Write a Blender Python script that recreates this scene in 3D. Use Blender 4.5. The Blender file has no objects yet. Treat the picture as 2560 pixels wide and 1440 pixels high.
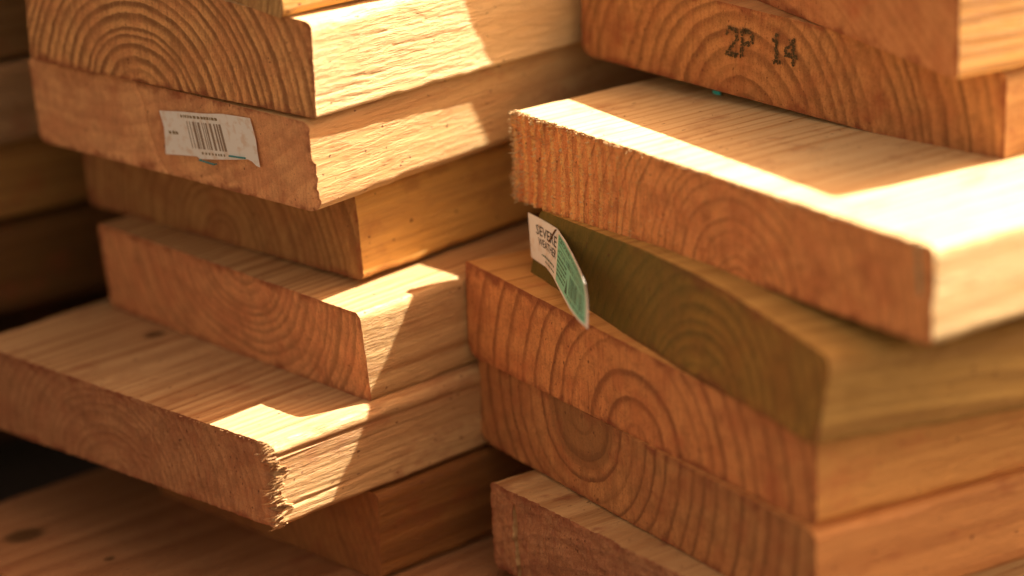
import bpy, math, random
import numpy as np
from mathutils import Vector, Matrix

# ------------------------------------------------------------------ camera, sky, sun, exposure
S = bpy.context.scene
C = S.collection
GZ = 0.656                                  # height of the camera-level origin of the board data above the ground (m)
FPX, PITCH, ROLL = 9286.5, 0.337558, 0.007617
SUN_AZ, SUN_EL = math.radians(63.2), math.radians(55.2)   # azimuth from +Y towards +X

fwd = Vector((0, math.cos(PITCH), -math.sin(PITCH)))
right = Vector((1, 0, 0)); down = fwd.cross(right)
cr, sr = math.cos(ROLL), math.sin(ROLL)
r2 = cr*right + sr*down; d2 = -sr*right + cr*down
cam = bpy.data.cameras.new('camera'); camo = bpy.data.objects.new('camera', cam); C.objects.link(camo)
M = Matrix((r2, -d2, -fwd)).transposed().to_4x4(); M.translation = Vector((0, 0, GZ)); camo.matrix_world = M
cam.sensor_width = 36; cam.lens = 36*FPX/2560; cam.clip_start = .05; cam.clip_end = 100
cam.dof.use_dof = True; cam.dof.focus_distance = 1.482; cam.dof.aperture_fstop = 2.95
S.camera = camo

w = bpy.data.worlds.new('World'); S.world = w; w.use_nodes = True
nt = w.node_tree; bg = nt.nodes['Background']
sky = nt.nodes.new('ShaderNodeTexSky'); sky.sky_type = 'NISHITA'; sky.sun_disc = False
sky.sun_elevation = SUN_EL; sky.sun_rotation = SUN_AZ; sky.dust_density = 4; sky.air_density = 1; sky.ozone_density = .5
mx = nt.nodes.new('ShaderNodeMix'); mx.data_type = 'RGBA'; mx.blend_type = 'MULTIPLY'; mx.inputs[0].default_value = 1
mx.inputs[7].default_value = (1, .565, .28, 1)          # warm white balance of the photograph
nt.links.new(sky.outputs[0], mx.inputs[6]); nt.links.new(mx.outputs[2], bg.inputs[0]); bg.inputs[1].default_value = .15
sl = bpy.data.lights.new('sun', 'SUN'); sl.energy = 5; sl.angle = math.radians(.53); sl.color = (1, .93, .73)
so = bpy.data.objects.new('sun', sl); C.objects.link(so)
sdir = Vector((math.sin(SUN_AZ)*math.cos(SUN_EL), math.cos(SUN_AZ)*math.cos(SUN_EL), math.sin(SUN_EL)))
so.rotation_euler = sdir.to_track_quat('Z', 'Y').to_euler(); so.location = sdir*5
S.view_settings.view_transform = 'Standard'; S.view_settings.look = 'None'
S.view_settings.exposure = 1.84; S.view_settings.gamma = 1; S.view_settings.use_curve_mapping = False
S.render.engine = 'CYCLES'; S.cycles.use_denoising = True; S.cycles.max_bounces = 8; S.cycles.diffuse_bounces = 5

# ------------------------------------------------------------------ numpy value noise
def _h(ix, iy, seed):
    n = (ix.astype(np.int64)*374761393 + iy.astype(np.int64)*668265263 + seed*1442695041) & 0xffffffff
    n = ((n ^ (n >> 13))*1274126177) & 0xffffffff
    return ((n ^ (n >> 16)) & 0xffff)/65535.0
def vnoise(x, y, seed=0):
    x = np.asarray(x, float); y = np.asarray(y, float)+np.zeros_like(x)
    ix = np.floor(x); iy = np.floor(y); fx = x-ix; fy = y-iy
    fx = fx*fx*(3-2*fx); fy = fy*fy*(3-2*fy)
    a = _h(ix, iy, seed); b = _h(ix+1, iy, seed); c = _h(ix, iy+1, seed); d = _h(ix+1, iy+1, seed)
    return (a*(1-fx)+b*fx)*(1-fy)+(c*(1-fx)+d*fx)*fy-.5
def fbm(x, y, seed=0, o=3):
    s = 0; a = 1; t = 0
    for k in range(o):
        s = s+a*vnoise(x*2**k, y*2**k, seed+k*17); t += a; a *= .5
    return s/t*2

# ------------------------------------------------------------------ node helper
class NT:
    def __init__(s, name):
        s.m = bpy.data.materials.new(name); s.m.use_nodes = True; s.t = s.m.node_tree
        s.b = s.t.nodes['Principled BSDF']; s.o = s.t.nodes['Material Output']
    def link(s, a, b):
        if isinstance(a, (int, float)): b.default_value = a
        elif isinstance(a, tuple): b.default_value = a if len(a) == len(b.default_value) else a+(1,)
        else: s.t.links.new(a, b)
    def math(s, op, a, b=None, c=None, clamp=False):
        n = s.t.nodes.new('ShaderNodeMath'); n.operation = op; n.use_clamp = clamp
        s.link(a, n.inputs[0])
        if b is not None: s.link(b, n.inputs[1])
        if c is not None: s.link(c, n.inputs[2])
        return n.outputs[0]
    def vmath(s, op, a, b=None):
        n = s.t.nodes.new('ShaderNodeVectorMath'); n.operation = op; s.link(a, n.inputs[0])
        if b is not None: s.link(b, n.inputs[1])
        return n.outputs['Value'] if op in ('LENGTH', 'DOT_PRODUCT') else n.outputs[0]
    def noise(s, v, scale=1, detail=2, rough=.5, off=0):
        n = s.t.nodes.new('ShaderNodeTexNoise'); n.inputs['Scale'].default_value = scale
        n.inputs['Detail'].default_value = detail; n.inputs['Roughness'].default_value = rough
        s.link(s.vmath('ADD', v, (off*3.7, off*1.9, off*5.3)), n.inputs['Vector']); return n.outputs['Fac']
    def ncol(s, v, scale=1, detail=2, off=0):
        n = s.t.nodes.new('ShaderNodeTexNoise'); n.inputs['Scale'].default_value = scale
        n.inputs['Detail'].default_value = detail
        s.link(s.vmath('ADD', v, (off*3.7, off*1.9, off*5.3)), n.inputs['Vector']); return n.outputs['Color']
    def ramp(s, f, pts, interp='LINEAR'):
        n = s.t.nodes.new('ShaderNodeValToRGB'); n.color_ramp.interpolation = interp; e = n.color_ramp.elements
        while len(e) > 1: e.remove(e[-1])
        for k, (p, c) in enumerate(pts):
            if isinstance(c, (int, float)): c = (c, c, c)
            if k == 0: e[0].position = p; e[0].color = (*c, 1)
            else: x = e.new(p); x.color = (*c, 1)
        s.link(f, n.inputs[0]); return n.outputs[0]
    def mix(s, f, a, b, mode='MIX'):
        n = s.t.nodes.new('ShaderNodeMix'); n.data_type = 'RGBA'; n.blend_type = mode
        s.link(f, n.inputs[0]); s.link(a, n.inputs[6]); s.link(b, n.inputs[7]); return n.outputs[2]
    def smooth(s, x, lo, hi):
        n = s.t.nodes.new('ShaderNodeMapRange'); n.interpolation_type = 'SMOOTHSTEP'
        s.link(x, n.inputs[0]); n.inputs[1].default_value = lo; n.inputs[2].default_value = hi; return n.outputs[0]

def wood(name, pith, sp, light, dark, end, enddark, seed=0, ring=1., endring=1., stain=.5, stainc=(.22, .05, .02),
         speck=.6, warp=5., lgrain=1., bump=1., knots=(), endbump=1., fuzz=0., heart=None, uneven=2.2, thin=False, endshade=None, stripes=None, dims=None, ring2=.15, rimc=(.20, .045, .018), rimw=5.):
    """solid wood: growth rings about a pith line running along the board, cut by whatever face shows them (mm, board axes)"""
    n = NT(name)
    tc = n.t.nodes.new('ShaderNodeTexCoord')
    P = n.vmath('SCALE', tc.outputs['Object']); n.t.nodes[-1].inputs['Scale'].default_value = 1000
    Ps = n.vmath('MULTIPLY', P, (.004, .018, .018))
    W = n.vmath('MULTIPLY', n.vmath('SUBTRACT', n.ncol(Ps, 1, 1, seed), (.5, .5, .5)), (0, warp*2, warp*2))
    W2 = n.vmath('MULTIPLY', n.vmath('SUBTRACT', n.ncol(n.vmath('MULTIPLY', P, (.012, .12, .12)), 1, 2, seed+5), (.5, .5, .5)), (0, 1.6, 1.6))
    Q = n.vmath('ADD', n.vmath('ADD', P, W), W2)
    Q = n.vmath('MULTIPLY', n.vmath('SUBTRACT', Q, (0, pith[0], pith[1])), (0, 1, 1))
    # slight slope of the grain along the board
    r = n.vmath('LENGTH', Q)
    sx = n.t.nodes.new('ShaderNodeSeparateXYZ'); n.link(P, sx.inputs[0])
    r = n.math('ADD', r, n.math('MULTIPLY', sx.outputs[0], .006))
    r = n.math('ADD', r, n.math('MULTIPLY', n.noise(n.vmath('MULTIPLY', P, (.05, 1, 1)), .55, 3, .65, seed+23), 1.1))
    rv = n.math('MULTIPLY', n.math('SUBTRACT', n.noise(n.vmath('SCALE', P), 0, 0), .5), 0) if False else 0
    # uneven ring widths
    cx = n.t.nodes.new('ShaderNodeCombineXYZ'); n.link(n.math('MULTIPLY', r, 1/(sp*3.2)), cx.inputs[0]); cx.inputs[1].default_value = seed*1.3
    t = n.math('ADD', n.math('DIVIDE', r, sp), n.math('MULTIPLY', n.noise(cx.outputs[0], 1, 1), uneven))
    fr = n.math('FRACT', t); fl = n.math('FLOOR', t)
    late = n.ramp(fr, [(0, .1), (.08, 0), (.40, .12), (.62, .7), (.82, 1.), (.93, .9), (1., .1)])
    wn = n.t.nodes.new('ShaderNodeTexWhiteNoise'); wn.noise_dimensions = '1D'; n.link(fl, wn.inputs['W'])
    if thin: late = n.ramp(fr, [(0, .15), (.05, 0), (.62, .04), (.76, .35), (.86, 1.), (.965, 1.), (1., .15)])
    late = n.math('MULTIPLY', late, n.math('MULTIPLY_ADD', wn.outputs['Value'], .75, .4))
    # which face: end grain or long grain
    nx = n.t.nodes.new('ShaderNodeSeparateXYZ'); n.link(tc.outputs['Normal'], nx.inputs[0])
    E = n.smooth(n.math('ABSOLUTE', nx.outputs[0]), .55, .8)
    # long fibres
    fib = n.noise(n.vmath('MULTIPLY', P, (.035, 1.1, 1.1)), 1, 4, .65, seed+2)
    fib2 = n.noise(n.vmath('MULTIPLY', P, (.01, .12, .12)), 1, 3, .6, seed+9)
    base = n.mix(n.math('MULTIPLY', late, n.math('MULTIPLY', ring, n.math('ADD', fib, .35))), light, dark)
    base = n.mix(n.math('MULTIPLY', n.smooth(fib, .5, .75), .35*lgrain), base, dark)
    base = n.mix(n.math('MULTIPLY', n.smooth(fib2, .42, .68), .6*lgrain), base, tuple(.45*a+.55*b for a, b in zip(light, dark)))
    fib3 = n.noise(n.vmath('MULTIPLY', P, (.005, .3, .3)), 1, 3, .6, seed+19)
    base = n.mix(n.math('MULTIPLY', n.smooth(fib3, .5, .66), .55*lgrain), base, tuple(.25*a+.75*b for a, b in zip(light, dark)))
    # end grain
    saw = n.noise(n.vmath('MULTIPLY', n.vmath('ADD', P, W), (1, .75, .05)), 1, 3, .6, seed+21)
    g1 = n.noise(P, .06, 3, .6, seed+3); g2 = n.noise(P, .9, 4, .7, seed+4); g3 = n.noise(P, 3., 2, .6, seed+6)
    eb = n.mix(n.math('MULTIPLY', late, n.math('MULTIPLY', endring, n.smooth(g2, -.1, .6))), end, enddark)
    eb = n.mix(n.math('MULTIPLY', n.smooth(g1, .4, .65), .8), eb, tuple(.8*a for a in end[:1])+tuple(.66*a for a in end[1:]))
    eb = n.mix(n.math('MULTIPLY', n.smooth(g2, .48, .75), .5), eb, enddark)
    eb = n.mix(n.math('MULTIPLY', n.smooth(g3, .52, .8), .3+fuzz*.3), eb, tuple(min(1, 1.5*a) for a in light))
    eb = n.mix(n.math('MULTIPLY', n.smooth(saw, .5, .72), .4), eb, enddark)
    eb = n.mix(n.math('MULTIPLY', n.smooth(saw, .48, .3), .22), eb, tuple(min(1, 1.35*a) for a in end))
    # coarser mottling, pores
    eb = n.mix(n.math('MULTIPLY', n.smooth(n.noise(P, .13, 4, .65, seed+43), .45, .72), .55), eb, tuple(.35*a+.35*b for a, b in zip(end, enddark)))
    eb = n.mix(n.math('MULTIPLY', n.smooth(n.noise(P, 1.5, 3, .7, seed+45), .53, .72), .65), eb, tuple(.6*a for a in enddark))
    eb = n.mix(n.math('MULTIPLY', late, n.math('MULTIPLY', n.smooth(g1, .25, .55), ring2)), eb, tuple(.62*a for a in enddark))
    if dims:
        sy, sz = sx.outputs[1], sx.outputs[2]
        dd = n.math('MINIMUM', n.math('MINIMUM', sy, n.math('SUBTRACT', dims[0], sy)), n.math('MINIMUM', sz, n.math('SUBTRACT', dims[1], sz)))
        dd = n.math('SUBTRACT', dd, n.math('MULTIPLY', n.math('SUBTRACT', n.noise(P, .10, 4, .7, seed+47), .52), 4*rimw))
        eb = n.mix(n.math('MULTIPLY', n.smooth(dd, rimw*.7, -rimw*.4), .75), eb, rimc)
    if endshade:  # painted shade of an overhanging plank, darkening the far part of the end
        y0, y1, tc1 = endshade
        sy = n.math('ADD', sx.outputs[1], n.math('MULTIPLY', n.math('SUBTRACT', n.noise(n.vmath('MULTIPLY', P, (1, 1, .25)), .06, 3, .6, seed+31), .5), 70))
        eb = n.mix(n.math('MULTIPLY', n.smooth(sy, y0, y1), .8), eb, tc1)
    if stripes:  # light yellow highlights painted along the ridge crests
        y0, per, sc1 = stripes
        ph = n.math('ADD', n.math('MULTIPLY', sx.outputs[1], 2*math.pi/per), n.math('MULTIPLY', n.math('SINE', n.math('DIVIDE', sx.outputs[2], 9.)), .9))
        sw = n.smooth(n.math('SINE', ph), -.1, .7)
        sw = n.math('MULTIPLY', n.math('MULTIPLY', sw, n.smooth(g2, .38, .6)), n.smooth(sx.outputs[1], y0, y0+70))
        eb = n.mix(n.math('MULTIPLY', sw, .75), eb, sc1)
    if heart:
        hm = n.math('MULTIPLY', n.smooth(n.math('ADD', r, n.math('MULTIPLY', g1, 3)), heart+2, heart-1), .6); eb = n.mix(hm, eb, tuple(.42*a for a in end))
    col = n.mix(E, base, eb)
    # specks and reddish stains
    vo = n.t.nodes.new('ShaderNodeTexVoronoi'); vo.inputs['Scale'].default_value = .42; vo.inputs['Randomness'].default_value = 1
    n.link(n.vmath('ADD', n.vmath('MULTIPLY', P, (.45, 1, .8)), n.vmath('SCALE', n.ncol(P, .9, 2, seed))), vo.inputs['Vector'])
    dots = n.math('MULTIPLY', n.math('LESS_THAN', vo.outputs['Distance'], n.math('MULTIPLY_ADD', n.noise(P, .31, 1, .5, seed+41), .5, -.13)), n.math('GREATER_THAN', n.noise(P, .11, 2, .5, seed+7), .5))
    sc = n.t.nodes.new('ShaderNodeSeparateColor'); n.link(vo.outputs['Color'], sc.inputs[0])
    dots = n.math('MULTIPLY', dots, n.math('GREATER_THAN', sc.outputs[0], 1-speck*.8))
    col = n.mix(n.math('MULTIPLY', dots, .75), col, (.10, .028, .012))
    st = n.smooth(n.noise(n.vmath('MULTIPLY', P, (.6, 1, 1)), .075, 4, .62, seed+11), .53, .72)
    col = n.mix(n.math('MULTIPLY', st, stain), col, stainc)
    kb = None
    for (kx, ky, kz, kr) in knots:
        d = n.vmath('LENGTH', n.vmath('MULTIPLY', n.vmath('SUBTRACT', n.vmath('ADD', P, n.vmath('SCALE', n.ncol(P, .12, 3, seed+1))), (kx+.5, ky+.5, kz+.5)), (.7, 1, .6)))
        k = n.smooth(d, kr, kr*.45); col = n.mix(n.math('MULTIPLY', k, .85), col, (.07, .035, .012))
    n.link(col, n.b.inputs['Base Color'])
    n.link(n.math('MULTIPLY_ADD', E, .25, .5), n.b.inputs['Roughness']); n.b.inputs['Specular IOR Level'].default_value = .3
    # relief
    hs = n.math('ADD', n.math('MULTIPLY', fib, .22), n.math('MULTIPLY', late, .06))
    tear = n.noise(n.vmath('MULTIPLY', P, (.06, .5, .5)), 1, 5, .7, seed+13)
    hs = n.math('ADD', hs, n.math('MULTIPLY', n.smooth(tear, .42, .62), .35*bump))
    he = n.math('ADD', n.math('ADD', n.math('MULTIPLY', g2, .55), n.math('MULTIPLY', g3, .3)), n.math('ADD', n.math('MULTIPLY', late, .18), n.math('MULTIPLY', saw, .7)))
    H = n.math('ADD', n.math('MULTIPLY', hs, n.math('SUBTRACT', 1., E)), n.math('MULTIPLY', n.math('MULTIPLY', he, E), endbump))
    bp = n.t.nodes.new('ShaderNodeBump'); bp.inputs['Strength'].default_value = 1; bp.inputs['Distance'].default_value = .0006
    n.link(H, bp.inputs['Height']); n.link(bp.outputs[0], n.b.inputs['Normal'])
    return n.m

def plain(name, col, rough=.5, metal=0, grime=.0, gcol=(.35, .16, .07), scale=400):
    n = NT(name); tc = n.t.nodes.new('ShaderNodeTexCoord')
    f = n.noise(tc.outputs['Object'], scale, 4, .6)
    c = n.mix(n.math('MULTIPLY', n.smooth(f, .48, .7), grime), col, gcol)
    n.link(c, n.b.inputs['Base Color']); n.b.inputs['Roughness'].default_value = rough; n.b.inputs['Metallic'].default_value = metal
    return n.m

# ------------------------------------------------------------------ boards
def frame(p):
    x, y, z, yaw, wd, T, lean, skew, tl, tu, dT = p
    l = Vector((math.sin(yaw), math.cos(yaw), tl)).normalized(); u = Vector((-math.cos(yaw), math.sin(yaw), tu)).normalized()
    n = l.cross(u) if l.cross(u).z > 0 else u.cross(l)
    n.normalize(); u = (u - l*u.dot(l)).normalized()
    M = Matrix((l, u, n)).transposed().to_4x4(); M.translation = Vector((x/1000, y/1000, z/1000+GZ)); return M

def board(name, label, p, mat, L=1500, rad=(3, 3, 3, 3), step=1.0, rough=.18, tear=None, face=None, groove=None,
          near=2., reach=60., fibres=None, ridge=None, group=None, seed=1, rim=.35, cat='board', kind=None, xoff=0, Tpts=None):
    """rad = edge radii (top near side, top far side, bottom far side, bottom near side), mm.  Local axes: x along, y across, z up"""
    wd, T, lean, skew, dT = p[4], p[5], p[6], p[7], p[10]
    NU = int(wd/step); NV = int(T/step)
    uy = np.linspace(0, wd, NU+1); vz = np.linspace(0, 1, NV+1)
    Y, V = np.meshgrid(uy, vz, indexing='ij'); Tl = (T+dT*Y/wd) if Tpts is None else np.interp(Y, *Tpts); Z = V*Tl
    for (cy, top, r) in ((0, 1, rad[0]), (1, 1, rad[1]), (1, 0, rad[2]), (0, 0, rad[3])):
        if r <= 0: continue
        dy = (Y-(wd-r)) if cy else (r-Y); dz = (Z-(Tl-r)) if top else (r-Z)
        m = (dy > 0) & (dz > 0)
        s = np.where(m, np.maximum(dy, dz)/np.maximum(np.hypot(dy, dz), 1e-6), 1)
        ndy, ndz = dy*s, dz*s
        Y = np.where(m, (wd-r+ndy) if cy else (r-ndy), Y); Z = np.where(m, (Tl-r+ndz) if top else (r-ndz), Z)
    X = skew*Y+lean*Z+xoff
    X = X + rough*fbm(Y/1.6, Z/1.6, seed, 3) + rough*1.5*fbm(Y/14, Z/10, seed+3, 2)
    if ridge is not None: X = X+ridge(Y, Z)
    if tear is not None: X = X+tear(Y, Z)
    # perimeter, counter-clockwise seen from the end (-x)
    idx = [(i, 0) for i in range(NU)]+[(NU, j) for j in range(NV)]+[(i, NV) for i in range(NU, 0, -1)]+[(0, j) for j in range(NV, 0, -1)]
    ii = np.array([a for a, b in idx]); jj = np.array([b for a, b in idx])
    py, pz, px = Y[ii, jj].copy(), Z[ii, jj].copy(), X[ii, jj].copy()
    s = np.arange(len(idx))*step
    px += rim*np.abs(fbm(s/1.7, s*0, seed+8, 3))*1.2
    X[ii, jj] = px
    # outward normals of the outline
    nyv = np.zeros(len(idx)); nzv = np.zeros(len(idx))
    ty = np.roll(py, -1)-np.roll(py, 1); tz = np.roll(pz, -1)-np.roll(pz, 1); q = np.hypot(ty, tz)+1e-9
    nyv, nzv = tz/q, -ty/q
    offs = [0, .5, 1.2]; a = 1.2
    while a < reach: a += near; offs.append(a)
    while a < L: a *= 1.35; offs.append(min(a, L))
    verts = [np.stack([X.ravel(), Y.ravel(), Z.ravel()], 1)]
    nc = (NU+1)*(NV+1); capi = (ii*(NV+1)+jj)
    for k, o in enumerate(offs[1:], 1):
        x = px+(o if o < L else L)
        if o > 8: x = x*1.0 - (px-(skew*py+lean*pz+xoff))*min(1, (o-8)/30)
        d = .10*fbm(x/22, s/1.3, seed+20, 3)
        d = d - .45*np.maximum(0, 1-o/1.6)*(.4+fbm(s/2.2, s*0, seed+9, 2)*.5) * 0 + 0
        d = d - np.abs(2*nyv*nzv)*np.clip(.35+1.3*fbm(x/11, s*0+np.sign(nyv)*3+np.sign(nzv), seed+50, 3), 0, 1)*.9
        if face is not None: d = d+face(x, py, pz, s)
        verts.append(np.stack([x, py+nyv*d, pz+nzv*d], 1))
    Vt = np.concatenate(verts)/1000.
    F = []
    I = np.arange(nc).reshape(NU+1, NV+1)
    cap = np.stack([I[:-1, :-1], I[:-1, 1:], I[1:, 1:], I[1:, :-1]], -1).reshape(-1, 4)
    F.append(cap); n = len(idx); ring0 = capi
    for k in range(1, len(offs)):
        ring1 = nc+(k-1)*n+np.arange(n)
        F.append(np.stack([ring0, np.roll(ring0, -1), np.roll(ring1, -1), ring1], 1)); ring0 = ring1
    F = np.concatenate(F).tolist(); F.append(ring0.tolist()); Vt = Vt.tolist()
    if fibres is not None:
        for (b, d, ln, th) in fibres(X, Y, Z, random.Random(seed)):
            b = Vector(b)/1000; d = Vector(d).normalized(); a1 = d.orthogonal().normalized(); a2 = d.cross(a1); k = len(Vt); th /= 1000; ln /= 1000
            side = Vector((random.uniform(-.3, .3), random.uniform(-.3, .3), random.uniform(-.3, .3)))
            for h, rr in ((-.15, 1), (.5, .8)):
                for q3 in range(3):
                    an = q3*2.094; Vt.append(tuple(b+d*ln*h+(a1*math.cos(an)+a2*math.sin(an))*th*rr+side*ln*h*h))
            Vt.append(tuple(b+d*ln+side*ln))
            for q3 in range(3):
                q4 = (q3+1) % 3; F.append([k+q3, k+q4, k+3+q4, k+3+q3]); F.append([k+3+q3, k+3+q4, k+6])
    me = bpy.data.meshes.new(name); me.from_pydata(Vt, [], F); me.update(); me.materials.append(mat)
    me.polygons.foreach_set('use_smooth', [True]*len(me.polygons))
    try: me.set_sharp_from_angle(angle=math.radians(50))
    except Exception: pass
    o = bpy.data.objects.new(name, me); C.objects.link(o); o.matrix_world = frame(p)
    o['label'] = label; o['category'] = cat
    if group: o['group'] = group
    return o

PR = {"R0": [167.0215, 1332.8243, -387.2705, 1.0124, 185.0, 37.972, -0.0333, 0.0247, -0.0042, 0.0083, 0.0], "R1": [187.615, 1349.5485, -426.8721, 0.7753, 217.2639, 37.9854, -0.0242, -0.0167, 0.0046, 0.0198, 0.0062], "R2": [149.7872, 1243.3386, -460.1883, 0.9275, 252.3568, 37.6508, 0.0181, 0.0102, 0.014, -0.0365, 0.3472], "R3": [109.9315, 1250.0532, -501.0171, 1.0888, 206.4472, 33.593, 0.1177, -0.0387, -0.0357, 0.0176, 9.0643], "R4": [112.0968, 1266.2636, -539.3872, 0.9813, 218.6153, 34.6774, -0.0595, -0.0482, -0.0152, 0.0185, 7.1325], "R5": [111.6042, 1259.4008, -576.1091, 0.9618, 223.0385, 37.4375, -0.0315, 0.0107, -0.0079, 0.0135, -0.6214], "R6": [103.9103, 1256.544, -614.1894, 0.8911, 184.1984, 38.0, -0.0361, 0.024, 0.006, 0.0049, 0.4558], "L0": [-88.0954, 1397.2131, -379.0711, 0.8682, 185.0, 38.0, -0.0094, 0.0228, 0.01, 0.0073, 0.0], "L1": [-76.5279, 1395.4005, -418.8788, 0.7201, 158.3797, 39.0566, -0.0393, -0.0474, -0.0126, -0.0181, 7.9226], "L2": [-75.8607, 1396.707, -458.4206, 0.7461, 166.6038, 38.1708, -0.0842, -0.0088, 0.0152, -0.0227, 0.1921], "L3": [-57.8277, 1428.7814, -498.9461, 0.7781, 166.3041, 39.5337, -0.1089, -0.046, -0.0021, -0.0144, 1.7254], "L4": [-57.0124, 1403.1915, -541.7818, 0.7654, 166.2162, 40.4141, -0.1436, 0.0232, 0.0089, 0.0047, -0.4805], "L5": [-92.2876, 1359.0792, -578.1385, 0.7668, 183.3916, 37.1267, -0.0956, -0.0275, 0.0018, -0.0088, 0.9728], "L6": [-54.218, 1396.5642, -617.1444, 0.7846, 184.8682, 38.6078, -0.0306, -0.0063, 0.005, -0.0048, -0.0462]}
def prm(key, dx=0, dy=0, dz=0, **k):
    p = list(PR[key]); p[0] += dx; p[1] += dy; p[2] += dz
    for a, b in k.items(): p[dict(yaw=3, w=4, T=5, lean=6, skew=7, tl=8, tu=9, dT=10)[a]] = b
    return p

CREAM, TAN, DTAN = (.72, .52, .29), (.52, .30, .13), (.27, .115, .038)
ORG, DORG = (.50, .21, .07), (.25, .08, .026)
YEL = (.70, .42, .13)
GR, GL = 'planks in the right-hand stack', 'planks in the left-hand stack'

# --- right-hand stack, top to bottom
R0 = board('plank', 'topmost right plank, overhanging corner with plain reddish end above the stamped plank', prm('R0', w=225.),
           wood('wood_pale_red', (150, -160), 5, (.66, .40, .16), DTAN, (.50, .22, .09), (.36, .13, .045), 1, dims=(225, 38), endring=.5, stain=.35, stainc=(.38, .09, .03)), group=GR, seed=1)
R1 = board('plank', 'plank whose curved-ring end is stamped 2P 14 in black ink', prm('R1'),
           wood('wood_arched_rings', (128, -8), 6.2, TAN, DTAN, (.52, .235, .085), (.16, .06, .02), 2, dims=(217, 38), ring2=.22, endring=.8, stain=.45, speck=.7), group=GR, seed=2, rad=(4, 6, 6, 4))

def r2_ridge(Y, Z):
    k = np.clip((Y-150)/80, 0, 1)
    return -k*(.55*np.sin(Y*2*math.pi/6.2+.9*np.sin(Z/9.))+1.2*fbm(Y/.9, Z/.8, 31, 2)*(.5+.5*np.sin(Y*2*math.pi/6.2+.9*np.sin(Z/9.))))
def r2_fib(X, Y, Z, rnd):
    out = []
    NU, NV = X.shape[0]-1, X.shape[1]-1
    for k in range(420):      # splinters and fuzz on the far vertical edge
        i = NU-int(abs(rnd.gauss(0, 7))); i = max(0, i); j = rnd.randint(0, NV)
        out.append(((X[i, j], Y[i, j], Z[i, j]), (-.8+rnd.uniform(-.3, .3), rnd.uniform(.2, 1.4), rnd.uniform(-.6, .6)), rnd.uniform(.5, 1.8)*(2 if rnd.random() < .12 else 1), rnd.uniform(.12, .3)))
    for k in range(800):     # furry ridges left by the saw
        y = 252-abs(rnd.gauss(0, 38)); i = int(np.clip(y/252*NU, 0, NU)); j = rnd.randint(0, NV)
        if math.sin(Y[i, j]*2*math.pi/6.2+.9*math.sin(Z[i, j]/9.)) < .1: continue
        out.append(((X[i, j], Y[i, j], Z[i, j]), (-.8, rnd.uniform(-.5, .9), rnd.uniform(-.8, .3)), rnd.uniform(.4, 1.5), rnd.uniform(.12, .26)))
    for k in range(700):      # fuzz along the upper arris
        i = int(NU*(1-rnd.random()**1.3)); j = NV-int(abs(rnd.gauss(0, 1.2)))
        out.append(((X[i, j], Y[i, j], Z[i, j]), (-1, rnd.uniform(-.5, .5), rnd.uniform(-.3, .9)), rnd.uniform(.4, 1.5), rnd.uniform(.1, .25)))
    return out
R2 = board('plank', 'wide plank with sunlit top and fuzzy saw-ridged end, above the greenish plank', prm('R2'),
           wood('wood_bright_fuzzy', (107, -6), 5.2, (.66, .51, .28), (.44, .25, .10), (.80, .31, .10), (.28, .09, .025), 3, dims=(252, 38), ring2=.12, endring=.8, thin=True, stain=.4, lgrain=.8, fuzz=1., stripes=(150, 6.2, (.90, .52, .17))), group=GR,
           seed=3, step=.7, rad=(3, 4, 5, 3), ridge=r2_ridge, tear=lambda Y, Z: 3*np.exp(-((Y-7-.12*(Z-20))/1.)**2)*np.clip((Z-15)/4, 0, 1)+1.2*np.clip(1-Y/6, 0, 1)*np.clip((Z-17)/4, 0, 1), fibres=r2_fib, rough=.3, rim=.8)
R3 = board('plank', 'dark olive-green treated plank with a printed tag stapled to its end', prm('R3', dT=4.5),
           wood('wood_olive', (78, -14), 5.4, (.52, .33, .10), (.28, .15, .04), (.37, .175, .032), (.08, .05, .008), 4, dims=(206, 35), ring2=.08, endring=.8, warp=3, stain=.4, stainc=(.20, .10, .02), speck=.8, endshade=(45, 150, (.105, .085, .014))), group=GR,
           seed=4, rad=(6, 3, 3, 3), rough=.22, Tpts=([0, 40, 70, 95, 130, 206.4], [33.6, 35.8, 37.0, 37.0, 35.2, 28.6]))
R4 = board('plank', 'orange plank with widely spaced rings, directly under the greenish plank', prm('R4'),
           wood('wood_wide_rings', (107.5, -1), 9.5, (.66, .34, .11), (.42, .18, .05), (.68, .27, .09), (.25, .08, .028), 5, dims=(219, 38), ring2=.38, endring=.9, stain=.35, speck=.9, warp=1.5, stainc=(.45, .1, .04), uneven=2., thin=True), group=GR,
           seed=5, rad=(3, 2, 7, 4))
R5 = board('plank', 'plank with a dark heart of tight oval rings at its upper edge', prm('R5'),
           wood('wood_dark_heart', (149.4, 35), 8.0, (.58, .28, .10), (.34, .13, .04), (.50, .215, .075), (.20, .075, .026), 6, dims=(223, 37), ring2=.42, endring=1.1, stain=.4, speck=.9, warp=1.5, stainc=(.30, .08, .03), heart=24, uneven=1.2, thin=True), group=GR,
           seed=6, rad=(3, 3, 9, 3), rough=.3)
def r6_ridge(Y, Z):
    return .5*fbm(Y/2.2, Z/1.6, 77, 3)+4.5*np.exp(-((Y-167-.06*Z)/.7)**2)*np.clip((34-Z)/6, 0, 1)
R6 = board('plank', 'lowest right plank with rough pinkish furry sawn end', prm('R6'),
           wood('wood_rough_pink', (60, -260), 4.6, (.60, .38, .18), DTAN, (.46, .20, .09), (.17, .05, .025), 7, dims=(184, 38), endring=.35, stain=.55, stainc=(.20, .045, .025), speck=.9, endbump=1.6, fuzz=.8), group=GR,
           seed=7, rough=.5, ridge=r6_ridge, step=.8, rim=.8)

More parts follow.
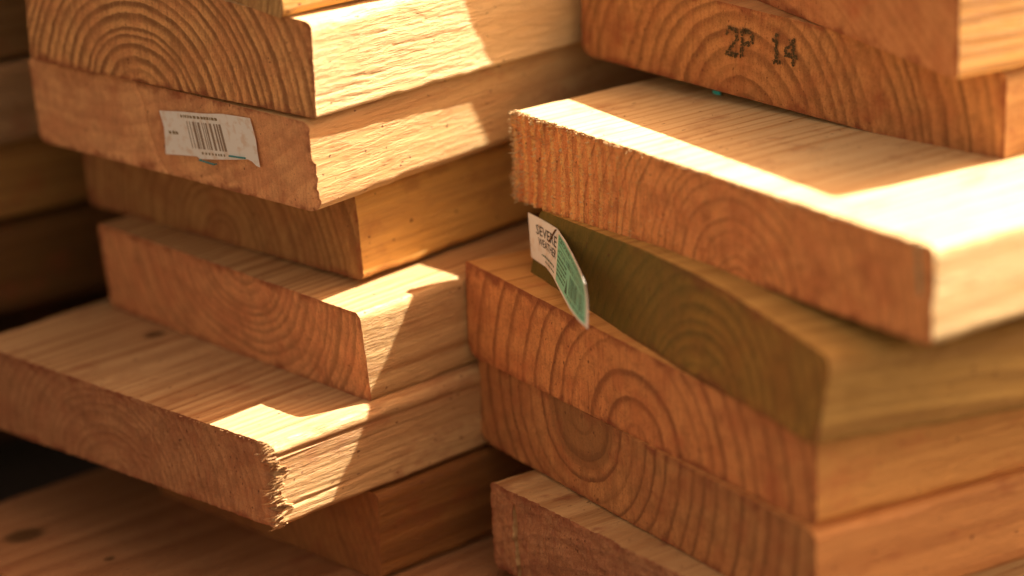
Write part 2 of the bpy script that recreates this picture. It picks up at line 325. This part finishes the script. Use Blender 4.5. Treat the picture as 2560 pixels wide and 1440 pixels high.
# --- left-hand stack, top to bottom
L0 = board('plank', 'topmost left plank, only its straight-ringed bottom corner showing', prm('L0'),
           wood('wood_straight_rings', (400, 120), 4, YEL, (.5, .26, .08), (.58, .34, .13), (.26, .12, .04), 8, stain=.2), group=GL, seed=8)
for k in range(2):  # lower one inferred from its shadow; upper one added unseen to shade far stack
    board('plank', ('plank just above the picture, turned a little on the topmost visible left plank', 'unseen plank added on top of the left stack to shade the far stack')[k],
          [4-150*.822-k*2, 1468-150*.570+k*3, -340.8+38.2*k, .964, 185, 38, 0, 0, 0, 0, 0],
          wood('wood_above', (60, -60), 5, TAN, DTAN, ORG, DORG, 60+k), group=GL, seed=60+k, step=2., near=8)
def l1_face(x, py, pz, s):
    m = np.clip((6-py)/3, 0, 1)*np.clip(pz/3-.6, 0, 1)
    q = pz+.05*x
    n = fbm(x/30, q/1.1, 91, 3)
    st = fbm(x/24, q/2.6, 95, 3)
    return m*(-.16*np.abs(n)-.24*np.clip((st-.12)*9, 0, 1)+.08*fbm(x/3, q/.9, 97, 2))
L1 = board('plank', 'left plank with bold arched rings and a torn-grain sunlit side', prm('L1', dx=.5, dy=-.4, yaw=.742, skew=-.0693),
           wood('wood_bold_arches', (94, -9), 4.3, (.76, .55, .30), (.55, .33, .14), (.76, .37, .135), (.27, .11, .038), 9, dims=(158, 43), ring2=.5, ring=.6, endring=1.5, stain=.2, speck=.35, warp=2., bump=1.4, lgrain=.6), group=GL,
           seed=9, face=l1_face, near=1.2, reach=95, step=.7, rad=(3, 4, 3, 1.5))
L2 = board('plank', 'left plank with a barcode label on its pinkish cracked end', prm('L2', dx=-.6, dy=.5, yaw=.727, skew=.0103),
           wood('wood_pinkish', (140, 190), 7, (.66, .43, .20), (.50, .26, .11), (.76, .38, .165), (.46, .18, .08), 10, dims=(167, 38), ring=.6, endring=.4, stain=.4, speck=.9, stainc=(.36, .10, .04)), group=GL,
           seed=10, rad=(4, 4, 5, 4), ridge=lambda Y, Z: 1.3*np.exp(-((Y-(87+.42*Z+2.2*np.sin(Z/7)))/.75)**2)+.8*np.clip(3-Y, 0, 3)*np.clip(-fbm(Z/4, Z*0, 6, 2)+.1, 0, 1), tear=lambda Y, Z: 2.4*np.clip(1-Y/5, 0, 1)*np.clip(1-Z/6, 0, 1))
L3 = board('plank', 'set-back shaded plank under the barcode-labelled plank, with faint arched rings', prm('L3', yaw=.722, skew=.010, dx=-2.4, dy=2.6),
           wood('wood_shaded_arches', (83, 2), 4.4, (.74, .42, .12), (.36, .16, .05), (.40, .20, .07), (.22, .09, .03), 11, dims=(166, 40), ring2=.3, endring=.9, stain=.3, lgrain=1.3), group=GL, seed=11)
L4 = board('plank', 'left plank with cup-shaped rings and a lit triangle on its side, above the splintered plank', prm('L4'),
           wood('wood_cup_rings', (72, 46), 4.3, (.62, .40, .19), (.28, .125, .045), (.68, .29, .12), (.26, .115, .045), 12, dims=(166, 40), endring=.75, stain=.2, speck=.3), group=GL, seed=12,
           face=lambda x, py, pz, s: -.35*np.clip((5-py)/3, 0, 1)*np.clip(fbm(x/5, pz/3, 61, 3), 0, 1), near=1.5)
def l5_tear(Y, Z):
    sp = np.abs(fbm(Z/1.7, Z*0, 12, 3))*6.5+4.5*np.exp(-((Z-23.5)/3.2)**2)+3.8*np.exp(-((Z-9)/2.2)**2)+1.5*np.clip(fbm(Z/.7, Z*0, 14, 1), 0, 1)
    return sp*np.clip(1-Y/9, 0, 1)**1.2*np.clip((37-Z)/5, 0.15, 1)
def l5_face(x, py, pz, s):
    m = np.clip((5-py)/2, 0, 1)
    g = -.9*np.exp(-((pz-31.2+.012*x)/.7)**2)-.7*np.exp(-((pz-8.2-.03*x)/.55)**2)*np.clip((70-x)/20, 0, 1)
    g += -.5*np.clip(fbm(x/60, pz/1.4, 41, 2), 0, 1)-.45*(pz < 30)
    return m*g
def l5_fib(X, Y, Z, rnd):
    out = []
    NV = X.shape[1]-1
    for k in range(150):
        i = int(abs(rnd.gauss(0, 3))); j = rnd.randint(0, NV)
        out.append(((X[i, j], Y[i, j], Z[i, j]), (-1, rnd.uniform(-.12, .08), rnd.uniform(-.14, .14)), rnd.uniform(1.5, 6.5), rnd.uniform(.12, .40)))
    for k in range(120):
        i = rnd.randint(0, X.shape[0]//2); j = NV-int(abs(rnd.gauss(0, 1)))
        out.append(((X[i, j], Y[i, j], Z[i, j]), (-1, rnd.uniform(-.4, .4), rnd.uniform(0, .5)), rnd.uniform(.4, 1.3), rnd.uniform(.08, .2)))
    return out
L5 = board('plank', 'lowest broad left plank with a splintered, torn near corner in sunlight', prm('L5'),
           wood('wood_splintered', (98, -6), 4.0, (.58, .37, .18), (.28, .12, .045), (.46, .205, .09), (.25, .10, .042), 13, dims=(183, 37.5), endring=.6, stain=.4, stainc=(.26, .08, .035), speck=.8, endbump=1.5, knots=((50, 131, 37, 5),)), group=GL,
           seed=13, step=.7, rough=.35, tear=l5_tear, face=l5_face, fibres=l5_fib, near=1.2, reach=80, rad=(4, 3, 3, 3), rim=.7)
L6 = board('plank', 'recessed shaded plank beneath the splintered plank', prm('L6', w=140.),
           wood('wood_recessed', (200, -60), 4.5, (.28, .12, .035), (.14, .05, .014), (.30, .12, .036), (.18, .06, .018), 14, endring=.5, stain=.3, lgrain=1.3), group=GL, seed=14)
L7 = board('plank', 'bottom plank lying flat along the lower left, knotty top in shade', [-85, 1278, -655.5, 80e-2, 246, 38, 0, 0, 0, 0, 0],
           wood('wood_knotty', (120, -60), 7, (.38, .19, .085), (.24, .10, .04), ORG, DORG, 15, stain=.5, stainc=(.24, .08, .04), knots=((31, 207, 38, 9), (41, 162, 38, 2.6))), group=GL, seed=15)

# --- stack behind on the left
GB = 'planks in the far stack behind'
far = [  # label, underside z, thickness, set-back, colours
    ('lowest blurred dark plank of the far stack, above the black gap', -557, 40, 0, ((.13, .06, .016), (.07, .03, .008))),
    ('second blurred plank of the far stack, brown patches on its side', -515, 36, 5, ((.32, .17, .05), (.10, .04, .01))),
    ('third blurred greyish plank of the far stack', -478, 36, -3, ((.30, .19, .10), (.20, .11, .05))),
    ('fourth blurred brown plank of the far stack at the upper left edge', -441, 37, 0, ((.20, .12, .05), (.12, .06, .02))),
    ('dark plank added above the far stack, cut by the top left corner', -403, 38, -4, ((.12, .06, .016), (.07, .03, .008))),  # added to hide the bright ground beyond and keep the corner dark
    ('unseen dark plank added on top of the far stack', -365, 38, -2, ((.12, .06, .016), (.07, .03, .008))),  # added out of view to darken the far stack
    ('near-black plank added to darken the gap of the far stack', -597, 38, 55, ((.05, .025, .01), (.03, .015, .006))),  # added as a dark backing; the gap's shade is in its colour
    ('near-black plank added under the far stack to darken the lower left', -636, 38, 40, ((.05, .025, .01), (.03, .015, .006)))]  # added to block the hole, coloured near-black to stand in for shade
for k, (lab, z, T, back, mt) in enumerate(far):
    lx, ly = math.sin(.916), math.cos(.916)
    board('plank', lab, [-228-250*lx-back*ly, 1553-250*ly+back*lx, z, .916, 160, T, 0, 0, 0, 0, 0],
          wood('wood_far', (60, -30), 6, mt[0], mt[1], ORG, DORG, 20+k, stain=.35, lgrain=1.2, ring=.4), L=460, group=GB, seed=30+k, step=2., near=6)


# ------------------------------------------------------------------ tags, print
def child(name, me, mat, parent, label=None):
    o = bpy.data.objects.new(name, me); C.objects.link(o); o.parent = parent
    me.materials.append(mat)
    if label: o['label'] = label
    return o
def mesh_of(V, F, name='m'):
    me = bpy.data.meshes.new(name); me.from_pydata([tuple(c/1000 for c in v) for v in V], [], F); me.update(); return me
def text_mesh(strings):
    """strings = (text, x, y, width, height) in a flat unit page -> verts (x,y), faces"""
    V, F = [], []
    for t, x, y, wdt, hgt in strings:
        cu = bpy.data.curves.new('t', 'FONT'); cu.body = t; cu.resolution_u = 2; cu.offset = .012
        o = bpy.data.objects.new('t', cu); C.objects.link(o); bpy.context.view_layer.update()
        me = bpy.data.meshes.new_from_object(o.evaluated_get(bpy.context.evaluated_depsgraph_get()))
        P = np.array([v.co[:2] for v in me.vertices]); a, b = P.min(0), P.max(0)
        P = (P-a)/(b-a)*np.array([wdt, hgt])+np.array([x, y]); k = len(V)
        V += P.tolist(); F += [[i+k for i in f.vertices] for f in me.polygons]
        bpy.data.objects.remove(o); bpy.data.curves.remove(cu); bpy.data.meshes.remove(me)
    return V, F
def bars(x0, x1, y0, y1, n, rnd, minw=.3):
    V, F = [], []; x = x0; st = (x1-x0)/n
    while x < x1:
        wdt = st*rnd.choice((.35, .35, .7, 1.0)); k = len(V); m = 6
        for j in range(m+1):
            yy = y0+(y1-y0)*j/m; V += [(x, yy), (x+wdt, yy)]
            if j: F.append([k+2*j-2, k+2*j-1, k+2*j+1, k+2*j])
        x += wdt+st*rnd.choice((.35, .5, .9))
    return V, F
def dashes(x0, x1, y0, h, rnd, wmin, wmax, gap):
    V, F = [], []; x = x0
    while x < x1:
        wdt = rnd.uniform(wmin, wmax); k = len(V); V += [(x, y0), (x+wdt, y0), (x+wdt, y0+h*rnd.uniform(.75, 1)), (x, y0+h)]
        F.append([k, k+1, k+2, k+3]); x += wdt+gap*rnd.uniform(.6, 1.6)
    return V, F
def join(*vf):
    V, F = [], []
    for v, f in vf:
        k = len(V); V += list(v); F += [[i+k for i in q] for q in f]
    return V, F

INK = plain('ink_black', (.035, .028, .022), .7)
FADED = plain('ink_faded', (.26, .19, .14), .8)
PAPER = plain('paper_white', (.74, .70, .66), .45, grime=.45, gcol=(.55, .33, .18), scale=260)
GREEN = plain('paper_green', (.20, .58, .42), .45, grime=.2, gcol=(.35, .4, .22))
STEEL = plain('staple_rusty', (.20, .11, .06), .45, .7)
TEAL = plain('plastic_teal', (.04, .55, .60), .4)

# curled tag: measured edge curves, in mm from the far lower corner of the greenish plank's end
wR, skR = PR['R3'][4], PR['R3'][7]
top = [(1321, 531, 2.2, 7.0), (1350, 545, 3.0, -1.2), (1378, 560, 3.3, -9.8), (1395, 572, 3.2, -16.2), (1414, 602, -1.0, -30.7), (1432, 635, -6.2, -46.2), (1450, 675, -12.9, -64.3), (1464, 710, -18.9, -79.6)]
bot = [(1329, 643, .8, .3), (1350, 657, .66, -7.2), (1366, 668, .47, -13.), (1382, 690, -2.3, -23.6), (1400, 726, -7.9, -40.), (1425, 772, -14.7, -60.7), (1445, 800, -18., -73.3), (1470, 823, -19.5, -84.)]
def curve(c, h):
    P = np.array(c, float); L = np.r_[0, np.cumsum(np.hypot(*np.diff(P[:, :2], axis=0).T))]; L /= L[-1]
    return L, P[:, 2]+skR*wR, P[:, 3]+wR, h
cT, cB = curve(top, 25.4), curve(bot, 8.5)
def tagS(a, b, off=0):
    pt = [np.interp(a, cT[0], cT[1]), np.interp(a, cT[0], cT[2]), cT[3]]; pb = [np.interp(a, cB[0], cB[1]), np.interp(a, cB[0], cB[2]), cB[3]]
    p = [pb[i]*(1-b)+pt[i]*b for i in range(3)]
    bow = .9*math.sin(math.pi*b)*max(0, a-.35)
    d = .012
    tx = np.interp(min(1, a+d), cT[0], cT[1])-np.interp(max(0, a-d), cT[0], cT[1]); ty = np.interp(min(1, a+d), cT[0], cT[2])-np.interp(max(0, a-d), cT[0], cT[2])
    q = math.hypot(tx, ty); nx, ny = ty/q, -tx/q
    if nx > 0: nx, ny = -nx, -ny
    o = off-bow+.3
    return (p[0]+nx*o, p[1]+ny*o, p[2])
def tag_sheet(a0, a1, b0, b1, off, th=None, na=40, nb=8):
    V = [tagS(a0+(a1-a0)*i/na, b0+(b1-b0)*j/nb, off) for i in range(na+1) for j in range(nb+1)]
    F = [[i*(nb+1)+j, (i+1)*(nb+1)+j, (i+1)*(nb+1)+j+1, i*(nb+1)+j+1] for i in range(na) for j in range(nb)]
    if th:
        k = len(V); V2 = [tagS(a0+(a1-a0)*i/na, b0+(b1-b0)*j/nb, off-th) for i in range(na+1) for j in range(nb+1)]
        F2 = [[q+k for q in reversed(f)] for f in F]; m = nb+1
        rim = [i*m for i in range(na+1)]+[na*m+j for j in range(1, m)]+[i*m+nb for i in range(na-1, -1, -1)]+[j for j in range(nb-1, 0, -1)]
        FR = [[rim[i], rim[(i+1) % len(rim)], rim[(i+1) % len(rim)]+k, rim[i]+k] for i in range(len(rim))]
        V += V2; F += F2+FR
    return V, F
rt = random.Random(4)
tag = child('price_tag', mesh_of(*tag_sheet(0, 1, 0, 1, 0, .18)), PAPER, R3, 'curled white and green printed tag stapled on')
child('green_panel', mesh_of(*tag_sheet(.385, .965, .05, .95, .06, None)), GREEN, tag)
def on_tag(vf, off): return [tagS(x, y, off) for x, y in vf[0]], vf[1]
t1 = text_mesh([('SEVERE', .09, .62, .27, .22), ('WEATHER', .11, .40, .25, .17)])
child('printed_text', mesh_of(*on_tag(t1, .10)), INK, tag)
t2 = join(text_mesh([('ACTUAL SIZE', .40, .62, .22, .085), ('GROUND CONTACT', .40, .825, .50, .085)]),
          dashes(.15, .33, .20, .045, rt, .008, .02, .006), dashes(.19, .33, .10, .035, rt, .008, .02, .006),
          *[dashes(.395, .56, .52-k*.085, .045, rt, .006, .022, .006) for k in range(5)],
          dashes(.60, .93, .68, .035, rt, .006, .016, .006), dashes(.60, .93, .62, .035, rt, .006, .016, .006),
          dashes(.395, .96, .935, .012, rt, .5, .6, .01), dashes(.395, .96, .775, .012, rt, .5, .6, .01),
          ([(.575, .12), (.625, .12), (.60, .42)], [[0, 1, 2]]), dashes(.64, .93, .10, .06, rt, .01, .014, .01))
child('small_print', mesh_of(*on_tag(t2, .10)), plain('ink_dark_green', (.03, .09, .05), .7), tag)
child('barcode', mesh_of(*on_tag(bars(.645, .92, .19, .56, 16, rt), .10)), plain('ink_bar', (.05, .10, .06), .7), tag)
def tube(pts, r, ns=6):
    V, F = [], []
    for i, p in enumerate(pts):
        p = Vector(p); d = (Vector(pts[min(i+1, len(pts)-1)])-Vector(pts[max(i-1, 0)])).normalized(); a = d.orthogonal().normalized(); b = d.cross(a)
        V += [tuple(p+(a*math.cos(k*2*math.pi/ns)+b*math.sin(k*2*math.pi/ns))*r) for k in range(ns)]
    for i in range(len(pts)-1):
        for k in range(ns): F.append([i*ns+k, i*ns+(k+1) % ns, (i+1)*ns+(k+1) % ns, (i+1)*ns+k])
    F += [list(range(ns)), [len(V)-1-k for k in range(ns)]]
    return V, F
s0, s1 = tagS(.345, .97, .5), tagS(.265, .64, .5)
child('staple', mesh_of(*tube([tagS(.345, .97, -1.5), s0, s1, tagS(.265, .64, -1.5)], .38)), STEEL, tag)

# flat things on an end face: local (y, z) -> board point just proud of the sawn surface
def end_pt(p, y, z, off): return (p[7]*y+p[6]*z-off, y, z)
pL2 = PR['L2']
cor = [(84.6, 28.9), (72, 30.6), (58.9, 32.0), (47.7, 33.8), (31.9, 34.7), (30.6, 29), (30.0, 25.4), (29.9, 20), (29.5, 14.2), (31.5, 14.6), (33.5, 16.0), (35.7, 16.5), (44, 14.9), (54.1, 13.1), (60, 12.2), (63.9, 11.6), (65.7, 12.4), (75, 11.3), (84.2, 10.1), (83.5, 16), (83.0, 21.8)]
def label_sheet(off, th):
    n = len(cor); V = [end_pt(pL2, y, z, off) for y, z in cor]+[end_pt(pL2, y, z, off-th) for y, z in cor]
    F = [list(range(n))[::-1], [i+n for i in range(n)]]+[[i, (i+1) % n, (i+1) % n+n, i+n] for i in range(n)]
    return V, F
lab = child('barcode_label', mesh_of(*label_sheet(.75, .3)), PAPER, L2, 'torn white barcode label stapled on the end')
def lab_uv(x, y):      # x 0..1 left to right, y 0..1 bottom to top of the label
    yl = 84.3*(1-x)+30.8*x - (1-y)*0; zt = 29.6*(1-x)+35*x; zb = 9.0*(1-x)+14.6*x
    return yl+(1-y)*(-1.5)*x, zb+(zt-zb)*y
def on_lab(vf, off): return [end_pt(pL2, *lab_uv(x-.14*(y-.5)*0+.10*(1-y)*.5, y), off) for x, y in vf[0]], vf[1]
child('barcode', mesh_of(*on_lab(bars(.27, .62, .24, .80, 14, rt), .82)), FADED, lab)
child('printed_text', mesh_of(*on_lab(join(dashes(.22, .60, .87, .06, rt, .012, .03, .008), dashes(.36, .60, .13, .05, rt, .015, .02, .012), dashes(.05, .16, .50, .07, rt, .02, .03, .01)), .82)), plain('ink_olive', (.20, .14, .06), .8), lab)
for sp in (((46.1, 16.2), (36.9, 16.9)), ((64.0, 11.2), (55.3, 10.8))):
    (ya, za), (yb, zb) = sp
    child('staple', mesh_of(*tube([end_pt(pL2, ya, za, .1), end_pt(pL2, ya, za, 1.1), end_pt(pL2, yb, zb, 1.1), end_pt(pL2, yb, zb, .1)], .4)), plain('staple_teal', (.05, .20, .20), .45), lab)

# ink stamp 2P 14, dot-matrix characters
GLY = {'2': ['01110', '10001', '00001', '00010', '00100', '01000', '11111'], 'P': ['11110', '10001', '10001', '11110', '10000', '10000', '10000'],
       '1': ['00100', '01100', '00100', '00100', '00100', '00100', '01110'], '4': ['00010', '00110', '01010', '10010', '11111', '00010', '00010']}
def stamp():
    p = PR['R1']; V, F = [], []; r = random.Random(3)
    for ch, y0, z0 in (('2', 137.5, 17.3), ('P', 129.8, 18.0), ('1', 114.5, 19.0), ('4', 107.2, 19.6)):
        for row, line in enumerate(GLY[ch]):
            for cidx, bit in enumerate(line):
                if bit == '0': continue
                for q in range(9):
                    y = y0-cidx*1.28+r.uniform(-.75, .75); z = z0+(6-row)*1.75-cidx*.0+r.uniform(-.95, .95); s = r.uniform(.28, .6); k = len(V); m = 7
                    V += [end_pt(p, y+s*math.cos(i*2*math.pi/m)*r.uniform(.7, 1.1), z+s*math.sin(i*2*math.pi/m)*r.uniform(.7, 1.2), .55) for i in range(m)]
                    F.append(list(range(k, k+m)))
    return mesh_of(V, F)
child('ink_stamp', stamp(), plain('ink_stamp', (.075, .05, .02), .9, grime=.8, gcol=(.25, .12, .05), scale=900), R1, 'black stamped characters 2P 14')

# teal scrap on the sunlit plank
def lump(name, label, cat, loc, size, mat, seed, rot=0):
    import bmesh
    bm = bmesh.new(); bmesh.ops.create_icosphere(bm, subdivisions=2, radius=1); r = random.Random(seed)
    for v in bm.verts:
        k = 1+r.uniform(-.18, .18); v.co = Vector((v.co.x*size[0]*k, v.co.y*size[1]*k, v.co.z*size[2]*k))/1000
    me = bpy.data.meshes.new(name); bm.to_mesh(me); bm.free(); me.materials.append(mat)
    o = bpy.data.objects.new(name, me); C.objects.link(o); o.location = loc; o.rotation_euler = (0, 0, rot); o['label'] = label; o['category'] = cat
    return o
def top_pt(key, x, y, dz=0):
    p = PR[key]; return frame(p) @ Vector((x/1000, y/1000, (p[5]+p[10]*y/p[4]+dz)/1000))

sc = lump('plastic_scrap', 'tiny teal plastic scrap pinched under the stamped plank', 'scrap', top_pt('R2', 77.5, 210.5, .8), (1.1, 2.6, .8), TEAL, 5, .25)
sc.rotation_euler.z = PR['R2'][3]*-1+math.pi/2
# sawdust and dirt crumbs, uncountable
def crumbs():
    V, F = [], []; r = random.Random(9)
    def add(pt, s):
        k = len(V); pt = Vector(pt)
        q = [Vector((r.uniform(-1, 1), r.uniform(-1, 1), r.uniform(-.3, 1))).normalized()*s*r.uniform(.6, 1.2) for _ in range(4)]
        V.extend([tuple(pt+a) for a in q]); F.extend([[k, k+1, k+2], [k, k+2, k+3], [k, k+3, k+1], [k+1, k+3, k+2]])
    for key, x0, x1, y0, y1, n in (('R6', 0, 50, 60, 184, 70), ('R2', 4, 70, 120, 250, 26), ('R4', 2, 30, 160, 215, 16), ('L5', 5, 60, 10, 170, 30), ('L4', 5, 60, 8, 140, 24), ('L3', -2, 3, 0, 0, 0)):
        for _ in range(n): add(top_pt(key, r.uniform(x0, x1), r.uniform(y0, y1), .15), r.uniform(.15, .42)/1000)
    me = bpy.data.meshes.new('crumbs'); me.from_pydata(V, [], F); me.update(); me.materials.append(plain('dirt', (.09, .035, .015), .9))
    o = bpy.data.objects.new('sawdust', me); C.objects.link(o); o['kind'] = 'stuff'; o['label'] = 'dark crumbs and sawdust scattered on the plank tops'; o['category'] = 'sawdust'
crumbs()

# ground
def ground():
    n = NT('ground_gravelly'); tc = n.t.nodes.new('ShaderNodeTexCoord')
    f = n.noise(tc.outputs['Object'], 30, 6, .7); n.link(n.ramp(f, [(.3, (.020, .012, .008)), (.7, (.035, .022, .014))]), n.b.inputs['Base Color']); n.b.inputs['Roughness'].default_value = .95
    me = bpy.data.meshes.new('ground'); me.from_pydata([(-30, -30, 0), (30, -30, 0), (30, 30, 0), (-30, 30, 0)], [], [[0, 1, 2, 3]]); me.materials.append(n.m)
    o = bpy.data.objects.new('ground', me); C.objects.link(o); o['kind'] = 'structure'
ground()
